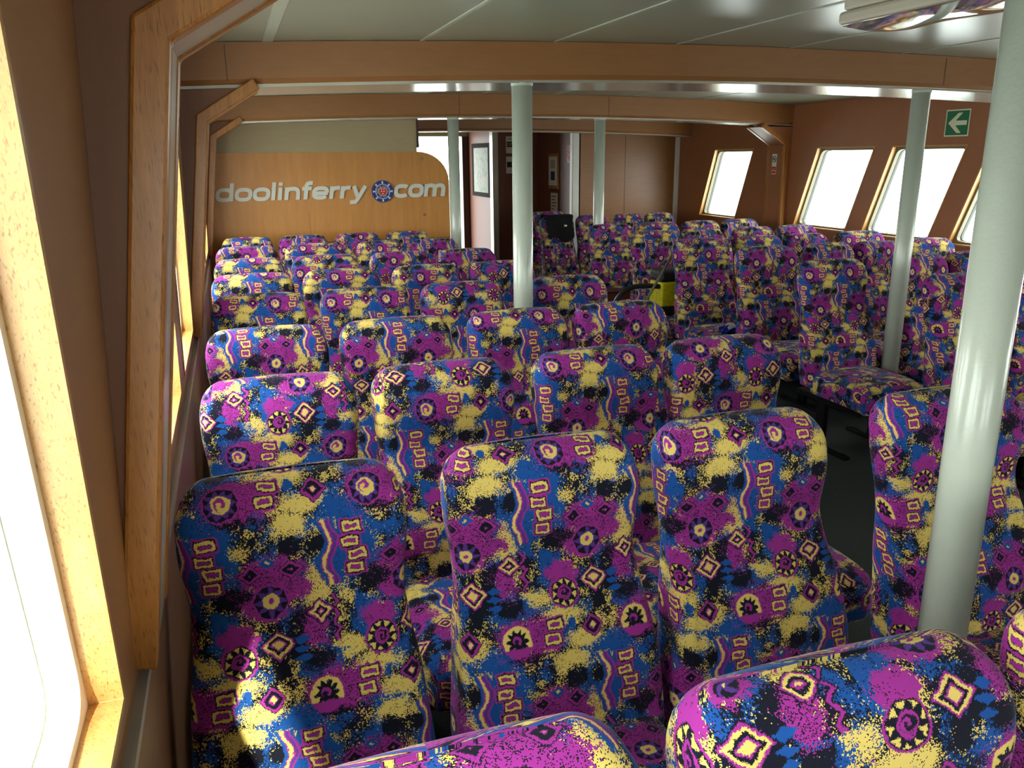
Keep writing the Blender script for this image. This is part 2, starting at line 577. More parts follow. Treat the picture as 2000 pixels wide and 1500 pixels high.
# ceiling, cambered
bm = bmesh.new()
N = 24
xs = [-0.5 + 6.2 * i / N for i in range(N + 1)]
rows = []
for y in (Y0, 12.3):
    rows.append([bm.verts.new((x, y, ZC + camber(x))) for x in xs])
for y in (Y0, 12.3):
    rows.append([bm.verts.new((x, y, ZC + 0.05 + camber(x))) for x in xs])
for i in range(N):
    bm.faces.new((rows[0][i], rows[1][i], rows[1][i + 1], rows[0][i + 1]))
    bm.faces.new((rows[2][i], rows[2][i + 1], rows[3][i + 1], rows[3][i]))
ceil = struct('ceiling', bm, M_CEIL, smooth=True)

# seams of the ceiling panels
k = 1
for xw, hw in ((0.215, 0.022), (0.88, 0.009), (1.52, 0.009), (2.17, 0.009), (2.83, 0.009), (3.55, 0.009), (4.25, 0.009)):
    struct('trim_%d' % k, B(xw - hw, xw + hw, Y0, 9.4, ZC + camber(xw) - 0.004, ZC + camber(xw) + 0.004, bev=0.0015, seg=1), M_STRIP)
    k += 1
TRIM = k

def wall_with_windows(name, xf, xb, wins, ya, yb, mat, zb=0.0, zt=2.3):
    """xf: function z -> inner face x. panels between the slanted openings"""
    bm = bmesh.new()
    def quad(pts):
        F = [bm.verts.new((xf(z), y, z)) for y, z in pts]
        Bk = [bm.verts.new((xb(z), y, z)) for y, z in pts]
        n = len(pts)
        bm.faces.new(F)
        bm.faces.new(Bk[::-1])
        for i in range(n):
            bm.faces.new((F[i], F[(i + 1) % n], Bk[(i + 1) % n], Bk[i]))
    quad([(ya, zb), (yb, zb), (yb, ZSILL), (ya, ZSILL)])
    quad([(ya, ZHEAD), (yb, ZHEAD), (yb, zt), (ya, zt)])
    lo, hi = ya, ya
    for a, b_ in wins:
        quad([(lo, ZSILL), (a + SLANT, ZSILL), (a, ZHEAD), (hi, ZHEAD)])
        lo, hi = b_ + SLANT, b_
    quad([(lo, ZSILL), (yb, ZSILL), (yb, ZHEAD), (hi, ZHEAD)])
    bmesh.ops.recalc_face_normals(bm, faces=bm.faces[:])
    return struct(name, bm, mat)

ZHEAD, SLANT = 1.85, 0.27
wall_with_windows('wall_left', xl, lambda z: xl(z) - WT, WIN_L, Y0, 12.3, M_BEECH)
ZHEAD, SLANT = 1.77, 0.29
wall_with_windows('wall_right', lambda z: XR, lambda z: XR + WT, WIN_R, Y0, 12.3, M_WALL)

def ring(bm, sx, depth0, depth1, quad, inset, xfun, rad=0.0):
    """frame ring between the parallelogram and its inset, from depth0 to depth1 (outward)"""
    (ya, yb) = quad
    def para(i):
        # corners with inset i, rounded by rad
        s = SLANT / (ZHEAD - ZSILL)
        h = i * math.sqrt(1 + s * s)
        z0, z1 = ZSILL + i, ZHEAD - i
        def yy(base, z): return base + (ZHEAD - z) * s
        return [(yy(ya, z0) + h, z0), (yy(yb, z0) - h, z0), (yy(yb, z1) - h, z1), (yy(ya, z1) + h, z1)]
    def rnd(c, r):
        out = []
        n = len(c)
        for i in range(n):
            p, q, t = Vector(c[i - 1]), Vector(c[i]), Vector(c[(i + 1) % n])
            a = q + (p - q).normalized() * r
            b_ = q + (t - q).normalized() * r
            for k_ in range(6):
                f = k_ / 5
                out.append(((1 - f) ** 2 * a + 2 * f * (1 - f) * q + f * f * b_)[:])
        return out
    O = rnd(para(0), 0.0005)
    I = rnd(para(inset), max(rad, 0.0005))
    n = len(O)
    def mk(p, d): return bm.verts.new((xfun(p[1]) + sx * d, p[0], p[1]))
    r = [[mk(p, depth0) for p in O], [mk(p, depth0) for p in I], [mk(p, depth1) for p in I], [mk(p, depth1) for p in O]]
    for a in range(4):
        A, C = r[a], r[(a + 1) % 4]
        for i in range(n):
            bm.faces.new((A[i], A[(i + 1) % n], C[(i + 1) % n], C[i]))
    bmesh.ops.recalc_face_normals(bm, faces=bm.faces[:])
    return I

n_win = 1
def window(sx, w, xfun):
    global n_win
    bm = bmesh.new()
    ring(bm, sx, -0.004, 0.040, w, 0.012, xfun, 0.0)
    lin = obj('window_%d' % n_win, bm, M_JAMB)
    lin['kind'] = 'structure'
    n_win += 1
    bm = bmesh.new()
    I = ring(bm, sx, 0.040, WT, w, 0.03, xfun, 0.06)
    fr = obj('window_frame', bm, M_WHITE if sx < 0 else M_WINF, lin)  # sun glare put into the colour: white frames left, darkened ones right
    # rivet line on the frame
    bm = bmesh.new()
    ring(bm, sx, 0.080, WT - 0.005, w, 0.033, xfun, 0.063)
    obj('rubber_gasket', bm, M_STRIP if sx < 0 else M_GASKET, fr)  # gasket also paler on the sunlit side, to match the glare
    bm = bmesh.new()
    f = [bm.verts.new((xfun(p[1]) + sx * 0.088, p[0], p[1])) for p in I]
    bk = [bm.verts.new((xfun(p[1]) + sx * 0.094, p[0], p[1])) for p in I]
    bm.faces.new(f); bm.faces.new(bk[::-1])
    for i in range(len(f)):
        bm.faces.new((f[i], f[(i + 1) % len(f)], bk[(i + 1) % len(f)], bk[i]))
    bmesh.ops.recalc_face_normals(bm, faces=bm.faces[:])
    obj('pane', bm, M_GLASS, lin)
ZHEAD, SLANT = 1.85, 0.27
for w in WIN_L: window(-1, w, xl)
ZHEAD, SLANT = 1.77, 0.29
for w in WIN_R: window(1, w, lambda z: XR)

# darker lining below the windows and the aluminium joint strip
bm = bmesh.new()
prism(bm, [(xl(0.02), 0.02), (xl(0.02) + 0.012, 0.02), (xl(0.925) + 0.012, 0.925), (xl(0.925), 0.925)], 'y', Y0, 7.58)
struct('trim_%d' % TRIM, bm, M_DADO); TRIM += 1
bm = bmesh.new()
prism(bm, [(xl(0.915), 0.915), (xl(0.915) + 0.016, 0.915), (xl(0.935) + 0.016, 0.935), (xl(0.935), 0.935)], 'y', Y0, 7.58)
struct('trim_%d' % TRIM, bm, M_SILVER); TRIM += 1
struct('baseboard_right', B(XR - 0.012, XR, Y0, 9.4, 0.0, 0.1), M_DARKWOOD)

# end walls
bm = bmesh.new()
fill_openings = [(-0.05, 1.10), (1.35, 2.50)]  # unseen openings, added behind the camera to light the near seat fronts
box(bm, -0.5, 5.7, Y0 - 0.08, Y0, 0, 0.95)
box(bm, -0.5, 5.7, Y0 - 0.08, Y0, 1.80, 2.3)
px_ = -0.5
for a, b_ in fill_openings:
    box(bm, px_, a, Y0 - 0.08, Y0, 0.95, 1.80)
    px_ = b_
box(bm, px_, 5.7, Y0 - 0.08, Y0, 0.95, 1.80)
bmesh.ops.recalc_face_normals(bm, faces=bm.faces[:])
struct('wall_front', bm, M_WALL)
for a, b_ in fill_openings:
    bm = bmesh.new()
    box(bm, a, a + 0.04, Y0 - 0.09, Y0 + 0.01, 0.95, 1.80); box(bm, b_ - 0.04, b_, Y0 - 0.09, Y0 + 0.01, 0.95, 1.80)
    box(bm, a + 0.04, b_ - 0.04, Y0 - 0.09, Y0 + 0.01, 0.95, 0.99); box(bm, a + 0.04, b_ - 0.04, Y0 - 0.09, Y0 + 0.01, 1.76, 1.80)
    w_ = obj('window_%d' % n_win, bm, M_OAK); w_['kind'] = 'structure'; n_win += 1  # frame around an added light opening
    obj('pane', B(a + 0.04, b_ - 0.04, Y0 - 0.05, Y0 - 0.044, 0.99, 1.76), M_GLASS, w_)
struct('wall_rear', B(4.0, XR, Y1, Y1 + 0.06, 0, 2.3), M_BEECH)
struct('wall_passage', B(4.0, 4.06, Y1 + 0.0, 10.8, 0, 2.3), M_REDWOOD)
struct('wall_stair', B(3.42, 4.06, 10.8, 10.86, 0, 2.3), M_REDWOOD)
struct('trim_%d' % TRIM, B(3.36, 3.44, 10.76, 10.9, 0, 2.14, bev=0.006), M_GREYLAM); TRIM += 1
struct('wall_vestibule', B(3.40, 3.46, 10.86, 12.1, 0, 2.14), M_VEST)
struct('trim_%d' % TRIM, B(3.30, 3.47, 12.06, 12.16, 0, 2.0, bev=0.004), M_DARKWOOD); TRIM += 1
struct('trim_%d' % TRIM, B(3.945, 4.035, Y1 - 0.03, Y1 + 0.06, 0, 2.2, bev=0.01), M_WHITE); TRIM += 1
struct('trim_%d' % TRIM, B(XR - 0.06, XR - 0.002, Y1 - 0.03, Y1, 0, 2.2, bev=0.006), M_WHITE); TRIM += 1
struct('trim_%d' % TRIM, B(4.655, 4.661, Y1 - 0.002, Y1 + 0.002, 0.3, 2.2), M_DARKWOOD); TRIM += 1
# door opening header and side towards the deck
struct('door_1', B(-0.2, 5.5, 12.12, 12.2, 2.0, 2.3), M_CREAM)
struct('wall_deck', B(3.47, 5.7, 12.12, 12.2, 0, 2.0), M_CREAM)
struct('wall_outer', B(-0.5, 2.2, 12.12, 12.2, 0, 2.0), M_CREAM)

# ------------------------------------------------------------------ beams
def beam(label, ya, yb, zb, mat_soffit):
    t = thing('ceiling_beam', label, 'beam', (XC, ya, zb), 0, 'wood-clad cross beams under the ceiling')
    n = 28
    for nm, y0, y1, z0, z1, mt in (('cladding', ya, yb, zb + 0.012, None, M_BEECH), ('soffit_panel', ya + 0.035, yb - 0.02, zb, zb + 0.012, mat_soffit)):
        bm = bmesh.new()
        cols = []
        xa, xb_ = -0.235, XR
        for i in range(n + 1):
            x = xa + (xb_ - xa) * i / n
            c = camber(x)
            top = ZC + c - 0.002 if z1 is None else z1 + c
            cols.append([bm.verts.new((x - XC, y - ya, z - zb)) for y, z in ((y0, z0 + c + (0.02 if z1 is None else 0)), (y0 + (0.02 if z1 is None else 0), z0 + c), (y1, z0 + c), (y1, top), (y0, top))])
        for a, b_ in zip(cols, cols[1:]):
            for j in range(5):
                bm.faces.new((a[j], a[(j + 1) % 5], b_[(j + 1) % 5], b_[j]))
        bm.faces.new(cols[0][::-1]); bm.faces.new(cols[-1])
        bmesh.ops.recalc_face_normals(bm, faces=bm.faces[:])
        obj(nm, bm, mt, t)
    return t
beam('beech-clad beam crossing close overhead above the large front seats', 1.20, 1.55, 2.065, M_SOFFIT)
bb = beam('wide beech-clad ceiling beam resting on the two poles amid the seat rows', 3.85, 4.40, 2.065, M_SOFFIT)
b2 = beam('beech-clad beam at the board with the lettering, on the two far thin poles', 7.22, 7.55, 2.045, M_SOFFIT)
beam('low shaded header beam at the passage beyond the lettered board', 9.15, 9.42, 1.985, M_GREYLAM)

for b_, xj, ya, zb in ((bb, 3.86, 3.85, 2.065), (bb, 0.04, 3.85, 2.065)):
    obj('joint_line', B(xj - XC - 0.0015, xj - XC + 0.0015, -0.0012, 0.0, camber(xj) + 0.025, ZC + camber(xj) - zb - 0.01), M_DARKWOOD, b_)
for xj in (1.96, 3.38):
    obj('joint_line', B(xj - XC - 0.002, xj - XC + 0.002, -0.0012, 0.0, camber(xj) + 0.025, ZC + camber(xj) - 2.045 - 0.01), M_DARKWOOD, b2)
# ------------------------------------------------------------------ wall knees (frame casings)
def knee(side, y0, dep, label):
    t = thing('frame_casing', label, 'wall frame casing', (0, y0, 0), 0, 'beech casings over the hull frames')
    if side < 0:
        pts = [(xl(0.95), 0.95), (-0.185, 0.95), (-0.06, 1.875), (0.165, 2.013), (xl(2.0), 1.995)]
        inner = [(-0.185, 0.95), (-0.06, 1.875), (0.165, 2.013)]
    else:
        pts = [(XR, 0.95), (XR - 0.07, 0.95), (XR - 0.08, 1.80), (XR - 0.36, 1.972), (XR, 1.972)]
        inner = [(XR - 0.07, 0.95), (XR - 0.08, 1.80), (XR - 0.36, 1.972)]
    obj('casing_panel', P([(x, z) for x, z in pts], 'y', 0, dep), M_CASE if side < 0 else M_WALL, t)
    # pale soffit of the inner face
    def off(pl, d):
        out = []
        for i, p in enumerate(pl):
            p = Vector(p)
            ds = []
            if i > 0: ds.append((p - Vector(pl[i - 1])).normalized())
            if i < len(pl) - 1: ds.append((Vector(pl[i + 1]) - p).normalized())
            s = Vector((0, 0))
            for q in ds: s += Vector((q.y, -q.x))
            s /= len(ds)
            s = s.normalized() / max(0.5, s.length)
            out.append((p + s * d)[:])
        return out
    sg = 1 if side < 0 else -1
    o1 = off(inner, 0.004 * sg)
    obj('inner_lining', P(inner + o1[::-1], 'y', 0.04, dep - 0.03), M_GREYLAM if side < 0 else M_WALL, t)
    for nm, ya, yb in (('edge_trim', -0.012, 0.035), ('edge_trim', dep - 0.03, dep + 0.012)):
        a = off(inner, 0.008 * sg)
        c = off(inner, -0.042 * sg)
        bm = P(a + c[::-1], 'y', ya, yb, 0.006)
        obj(nm, bm, M_OAK, t)
knee(-1, 1.25, 0.24, 'dark beech wall casing with oak edges beside the big blown-out window')
knee(-1, 3.85, 0.24, 'beech wall casing with oak edges joining the wide beam on the sunny side')
knee(-1, 7.22, 0.24, 'small beech wall casing with oak edges just before the lettered board')
knee(1, 7.22, 0.26, 'shaded wall casing with slanted bracket carrying the no-smoking sign')
knee(1, 3.85, 0.26, 'wall casing hidden behind the thick pole at the far row of windows')

# ------------------------------------------------------------------ poles
def pole(x, y, top, label):
    t = thing('support_pole', label, 'pole', (x, y, 0), 0, 'white round poles from floor to beam')
    bm = bmesh.new()
    lathe(bm, [(0.05, 0.012), (0.05, top)], 0, 0, 40)
    obj('shaft', bm, M_POLE, t, smooth=False)
    me = t.children[0].data
    for p in me.polygons: p.use_smooth = abs(p.normal.z) < 0.5
    bm = bmesh.new()
    lathe(bm, [(0.058, 0.0), (0.058, 0.012), (0.053, 0.02)], 0, 0, 32)
    obj('floor_flange', bm, M_POLE, t)
    bm = bmesh.new()
    lathe(bm, [(0.053, top - 0.014), (0.053, top - 0.001)], 0, 0, 40)
    obj('top_collar', bm, M_POLE, t)
pole(1.445, 1.25, 2.065 + camber(1.44) + 0.003, 'thickest-looking white pole, rising past the fourth front seat out of view')
pole(1.38, 3.93, 2.065 + camber(1.38) + 0.003, 'white pole standing behind the fourth seat row under the wide beam')
pole(3.79, 3.93, 2.065 + camber(3.79) + 0.003, 'white pole before the slanted windows, its foot behind a lone cushion')
pole(1.92, 7.30, 2.045 + camber(1.92) + 0.003, 'slim white pole at the rounded end of the lettered board')
pole(3.33, 7.30, 2.045 + camber(3.33) + 0.003, 'slim white pole near the framed notice, seats all around it')

# ------------------------------------------------------------------ lettered board
YB = 7.62
t = thing('sign_board', 'varnished plywood board with raised grey lettering and a round blue emblem', 'sign board', (0.86, YB, 0.9))
pts = [(xl(0.3) + 0.0, 0.3), (1.95, 0.3), (1.95, 1.50)]
for i in range(1, 9):
    a = i / 9 * PI / 2
    pts.append((1.95 - 0.29 * (1 - math.cos(a)), 1.50 + 0.265 * math.sin(a)))
pts += [(1.66, 1.765), (xl(1.7), 1.765)]
obj('board_panel', P([(x - 0.86, z - 0.9) for x, z in pts], 'y', 0, 0.02), M_PLY, t)
obj('ledge_strip', B(0.62 - 0.86, 1.94 - 0.86, -0.02, 0.0, 0.075, 0.09), M_OAK, t)
obj('joint_strip', B(0.66 - 0.86, 0.664 - 0.86, -0.0015, 0.0, -0.3, 0.36), M_OAK, t)
for bx_, bz_ in ((1.70, 1.70), (1.71, 1.46), (1.71, 1.20)):
    bm = bmesh.new()
    tube(bm, [(bx_ - 0.86, -0.008, bz_ - 0.9), (bx_ - 0.86, 0.0, bz_ - 0.9)], 0.012, 12)
    obj('bolt', bm, M_ALU, t)

# strokes
def stroke(bm, pl, w, y0, y1, sh, ox, oz, closed=False, sc=1.0, xs=1.0):
    pl = [(p[0] * xs, p[1]) for p in pl]
    n = len(pl)
    L, Rr = [], []
    for i in range(n):
        p = Vector(pl[i])
        if closed:
            d1 = (p - Vector(pl[i - 1])).normalized(); d2 = (Vector(pl[(i + 1) % n]) - p).normalized()
        else:
            d1 = (p - Vector(pl[i - 1])).normalized() if i > 0 else None
            d2 = (Vector(pl[i + 1]) - p).normalized() if i < n - 1 else None
            d1 = d1 or d2; d2 = d2 or d1
        nn = Vector((d1.y + d2.y, -(d1.x + d2.x)))
        nn.normalize()
        c = max(0.5, nn.dot(Vector((d1.y, -d1.x))))
        L.append(p + nn * (w / 2 / c)); Rr.append(p - nn * (w / 2 / c))
    def mk(p, y):
        return bm.verts.new((ox + (p.x + p.y * sh) * sc, y, oz + p.y * sc))
    q = [[mk(p, y0) for p in L], [mk(p, y0) for p in Rr], [mk(p, y1) for p in Rr], [mk(p, y1) for p in L]]
    m_ = n if closed else n - 1
    for i in range(m_):
        j = (i + 1) % n
        for a in range(4):
            A, C = q[a], q[(a + 1) % 4]
            bm.faces.new((A[i], A[j], C[j], C[i]))
    if not closed:
        bm.faces.new([q[a][0] for a in range(4)]); bm.faces.new([q[a][-1] for a in range(4)][::-1])

def sqr(cx, cy, w, h, a0=0, a1=360, n=24, e=2.8):
    out = []
    for i in range(n + (0 if a1 - a0 == 360 else 1)):
        a = math.radians(a0 + (a1 - a0) * i / n)
        c, s = math.cos(a), math.sin(a)
        out.append((cx + w / 2 * math.copysign(abs(c) ** (2 / e), c), cy + h / 2 * math.copysign(abs(s) ** (2 / e), s)))
    return out
# glyphs in units of x-height = 1 ; stroke .27
GW = 0.31
def glyph(ch):
    o = sqr(0.5, 0.5, 0.80, 0.78)
    if ch == 'o': return [(o, True)], 1.07
    if ch == 'd': return [(o, True), ([(0.90, 0.0), (0.90, 1.42)], False)], 1.12
    if ch == 'l': return [([(0.14, 0.0), (0.14, 1.42)], False)], 0.40
    if ch == 'i': return [([(0.14, 0.0), (0.14, 1.0)], False), ([(0.14, 1.14), (0.14, 1.40)], False)], 0.40
    if ch == 'n': return [([(0.14, 0.0), (0.14, 1.0)], False), (sqr(0.49, 0.44, 0.70, 0.90, 150, 0, 12) + [(0.84, 0.0)], False)], 1.06
    if ch == 'm': return [([(0.14, 0.0), (0.14, 1.0)], False), (sqr(0.44, 0.44, 0.60, 0.90, 150, 0, 12) + [(0.74, 0.0)], False),
                          (sqr(1.04, 0.44, 0.60, 0.90, 150, 0, 12) + [(1.34, 0.0)], False)], 1.55
    if ch == 'f': return [([(0.26, 0.0), (0.26, 1.12), (0.31, 1.25), (0.42, 1.31), (0.62, 1.31)], False), ([(0.02, 0.88), (0.58, 0.88)], False)], 0.66
    if ch == 'e': return [(sqr(0.5, 0.5, 0.80, 0.78, 0, 325, 24), False), ([(0.12, 0.47), (0.95, 0.47)], False)], 1.05
    if ch == 'r': return [([(0.14, 0.0), (0.14, 1.0)], False), ([(0.14, 0.62), (0.24, 0.80), (0.40, 0.88), (0.64, 0.88)], False)], 0.68
    if ch == 'y': return [([(0.16, 1.0), (0.46, 0.12)], False), ([(0.90, 1.0), (0.46, -0.12), (0.34, -0.30), (0.02, -0.32)], False)], 1.0
    if ch == 'c': return [(sqr(0.5, 0.5, 0.80, 0.78, 40, 320, 22), False)], 0.98
def word(text, x, z, xh, par, mat, w=GW, y=0.0, depth=0.018, sh=0.16, name='letter', xs=1.0):
    for ch in text:
        st, adv = glyph(ch)
        bm = bmesh.new()
        for k_, (pl, cl) in enumerate(st):
            stroke(bm, pl, w, y - depth - 0.0008 * k_, y - 0.0002 * k_, sh, x, z, cl, xh, xs)
        bmesh.ops.recalc_face_normals(bm, faces=bm.faces[:])
        obj(name, bm, mat, par)
        x += adv * xs * xh
    return x
# x range of the words on the board: 'doolinferry' -0.07..1.22 ; 'com' 1.43..1.91
def wlen(text): return sum(glyph(c)[1] for c in text)
XH = 0.128
word('doolinferry', -0.115 - 0.86, 1.366 - 0.9, 0.107, t, M_LETTER, xs=1.285 / 0.107 / wlen('doolinferry'))
word('com', 1.425 - 0.86, 1.364 - 0.9, 0.112, t, M_LETTER, xs=0.485 / 0.112 / wlen('com'))

# bitmap-free small lettering with text curves turned to mesh
def text_mesh(name, s, size, mat, par, loc, rot=(PI / 2, 0, 0), extrude=0.0008, align='CENTER', bold=0.0):
    c = bpy.data.curves.new('txt', 'FONT')
    c.body = s
    c.size = size
    c.extrude = extrude
    c.offset = bold
    c.align_x = align
    c.align_y = 'CENTER'
    c.resolution_u = 3
    tmp = bpy.data.objects.new('txt', c)
    COL.objects.link(tmp)
    bpy.context.view_layer.update()
    dg = bpy.context.evaluated_depsgraph_get()
    me = bpy.data.meshes.new_from_object(tmp.evaluated_get(dg))
    bpy.data.objects.remove(tmp)
    me.materials.clear()
    me.materials.append(mat)
    me.name = name
    o = bpy.data.objects.new(name, me)
    COL.objects.link(o)
    o.parent = par
    o.location = loc
    o.rotation_euler = rot
    return o

# round emblem
ex, ez = 1.325 - 0.86, 1.42 - 0.9
def disc(r0, r1, y0, y1, cx_=ex, cz_=ez, n=40):
    bm = bmesh.new()
    A = []
    if r0 <= 0:
        pts = [(cx_ + r1 * math.cos(2 * PI * i / n), cz_ + r1 * math.sin(2 * PI * i / n)) for i in range(n)]
        prism(bm, pts, 'y', y0, y1)
    else:
        for r, y in ((r0, y0), (r1, y0), (r1, y1), (r0, y1)):
            A.append([bm.verts.new((cx_ + r * math.cos(2 * PI * i / n), y, cz_ + r * math.sin(2 * PI * i / n))) for i in range(n)])
        for a in range(4):
            for i in range(n):
                bm.faces.new((A[a][i], A[a][(i + 1) % n], A[(a + 1) % 4][(i + 1) % n], A[(a + 1) % 4][i]))
        bmesh.ops.recalc_face_normals(bm, faces=bm.faces[:])
    return bm
em = obj('emblem', disc(0, 0.098, -0.018, 0), M_BLUE, t)
obj('wheel_ring', disc(0.062, 0.067, -0.021, -0.018), M_LETTER, em)
obj('wheel_ring', disc(0.036, 0.040, -0.021, -0.018), M_LETTER, em)
obj('red_centre', disc(0, 0.036, -0.0205, -0.018), M_RED, em)
bm = bmesh.new()
for i in range(8):
    a = PI / 8 * 2 * i
    ca, sa = math.cos(a), math.sin(a)
    r1_, r2_, w1, w2 = 0.067, 0.090, 0.004, 0.009
    pts = [(ex + r1_ * ca - w1 * sa, ez + r1_ * sa + w1 * ca), (ex + r1_ * ca + w1 * sa, ez + r1_ * sa - w1 * ca),
           (ex + r2_ * ca + w2 * sa, ez + r2_ * sa - w2 * ca), (ex + r2_ * ca - w2 * sa, ez + r2_ * sa + w2 * ca)]
    bm = bmesh.new()
    prism(bm, pts, 'y', -0.021, -0.018)
    obj('spoke', bm, M_LETTER, em)
bm = bmesh.new()
for i, (dx, dz) in enumerate(((-.011, .02), (.011, .02), (-.011, 0), (.011, 0), (0, -.02))):
    prism(bm, [(ex + dx - .008, ez + dz), (ex + dx, ez + dz - .006), (ex + dx + .008, ez + dz + .002), (ex + dx, ez + dz + .007)], 'y', -0.0225, -0.0205)
obj('crest', bm, M_GLOW, em)
def arc_text(s, r, a0, a1, size, par, mat, inward=False):
    n = len(s)
    for i, ch in enumerate(s):
        if ch == ' ': continue
        a = math.radians(a0 + (a1 - a0) * i / (n - 1))
        text_mesh('emblem_letter', ch, size, mat, par, (ex + r * math.cos(a), -0.0195, ez + r * math.sin(a)),
                  (PI / 2, -(a - PI / 2) if not inward else -(a + PI / 2), 0))
arc_text('DOOLIN FERRIES', 0.0505, 195, -15, 0.019, em, M_LETTER)
arc_text('EST 1970', 0.0505, 232, 308, 0.014, em, M_LETTER, True)

# cream panel above the board
struct('wall_transom', B(xl(2.0) + 0.0, 1.66, YB + 0.004, YB + 0.03, 1.764, 2.2), M_CREAM)
struct('trim_%d' % TRIM, B(1.66, 1.68, YB - 0.004, YB + 0.034, 1.80, 2.12), M_DARKWOOD); TRIM += 1

# ------------------------------------------------------------------ ceiling lamp
t = thing('ceiling_lamp', 'long shallow ceiling lamp with mirror-like louvre beneath the ceiling panels', 'lamp', (2.2, 1.9, 2.14))
obj('housing', B(-0.15, 0.15, -0.62, 0.62, 0.045, 0.095, bev=0.01), M_GREYLAM, t)
obj('body', B(-0.16, 0.16, -0.63, 0.63, 0.0, 0.043, bev=0.012), M_GREYLAM, t)
bm = bmesh.new()
n1, n2 = 14, 40
g = [[bm.verts.new((-0.148 + 0.296 * i / n1, -0.62 + 1.24 * j / n2, -0.001 - 0.012 * math.sin(PI * i / n1) - 0.0025 * math.cos(j * 0.45))) for j in range(n2 + 1)] for i in range(n1 + 1)]
for i in range(n1):
    for j in range(n2):
        bm.faces.new((g[i][j], g[i][j + 1], g[i + 1][j + 1], g[i + 1][j]))
obj('diffuser', bm, M_DIFF, t, smooth=True)

# shallow access panels on the ceiling beyond the wide beam
for xa, xb_, ya, yb, lab in ((0.95, 1.6, 4.9, 6.9, 'pale hatch panel let into the ceiling over the sunny seat block'),):
    tt = thing('ceiling_hatch', lab, 'hatch', (xa, ya, ZC))
    bm = bmesh.new()
    z = camber((xa + xb_) / 2)
    box(bm, 0, xb_ - xa, 0, yb - ya, z - 0.016, z - 0.002, bev=0.004, seg=1)
    obj('hatch_panel', bm, M_STRIP, tt)

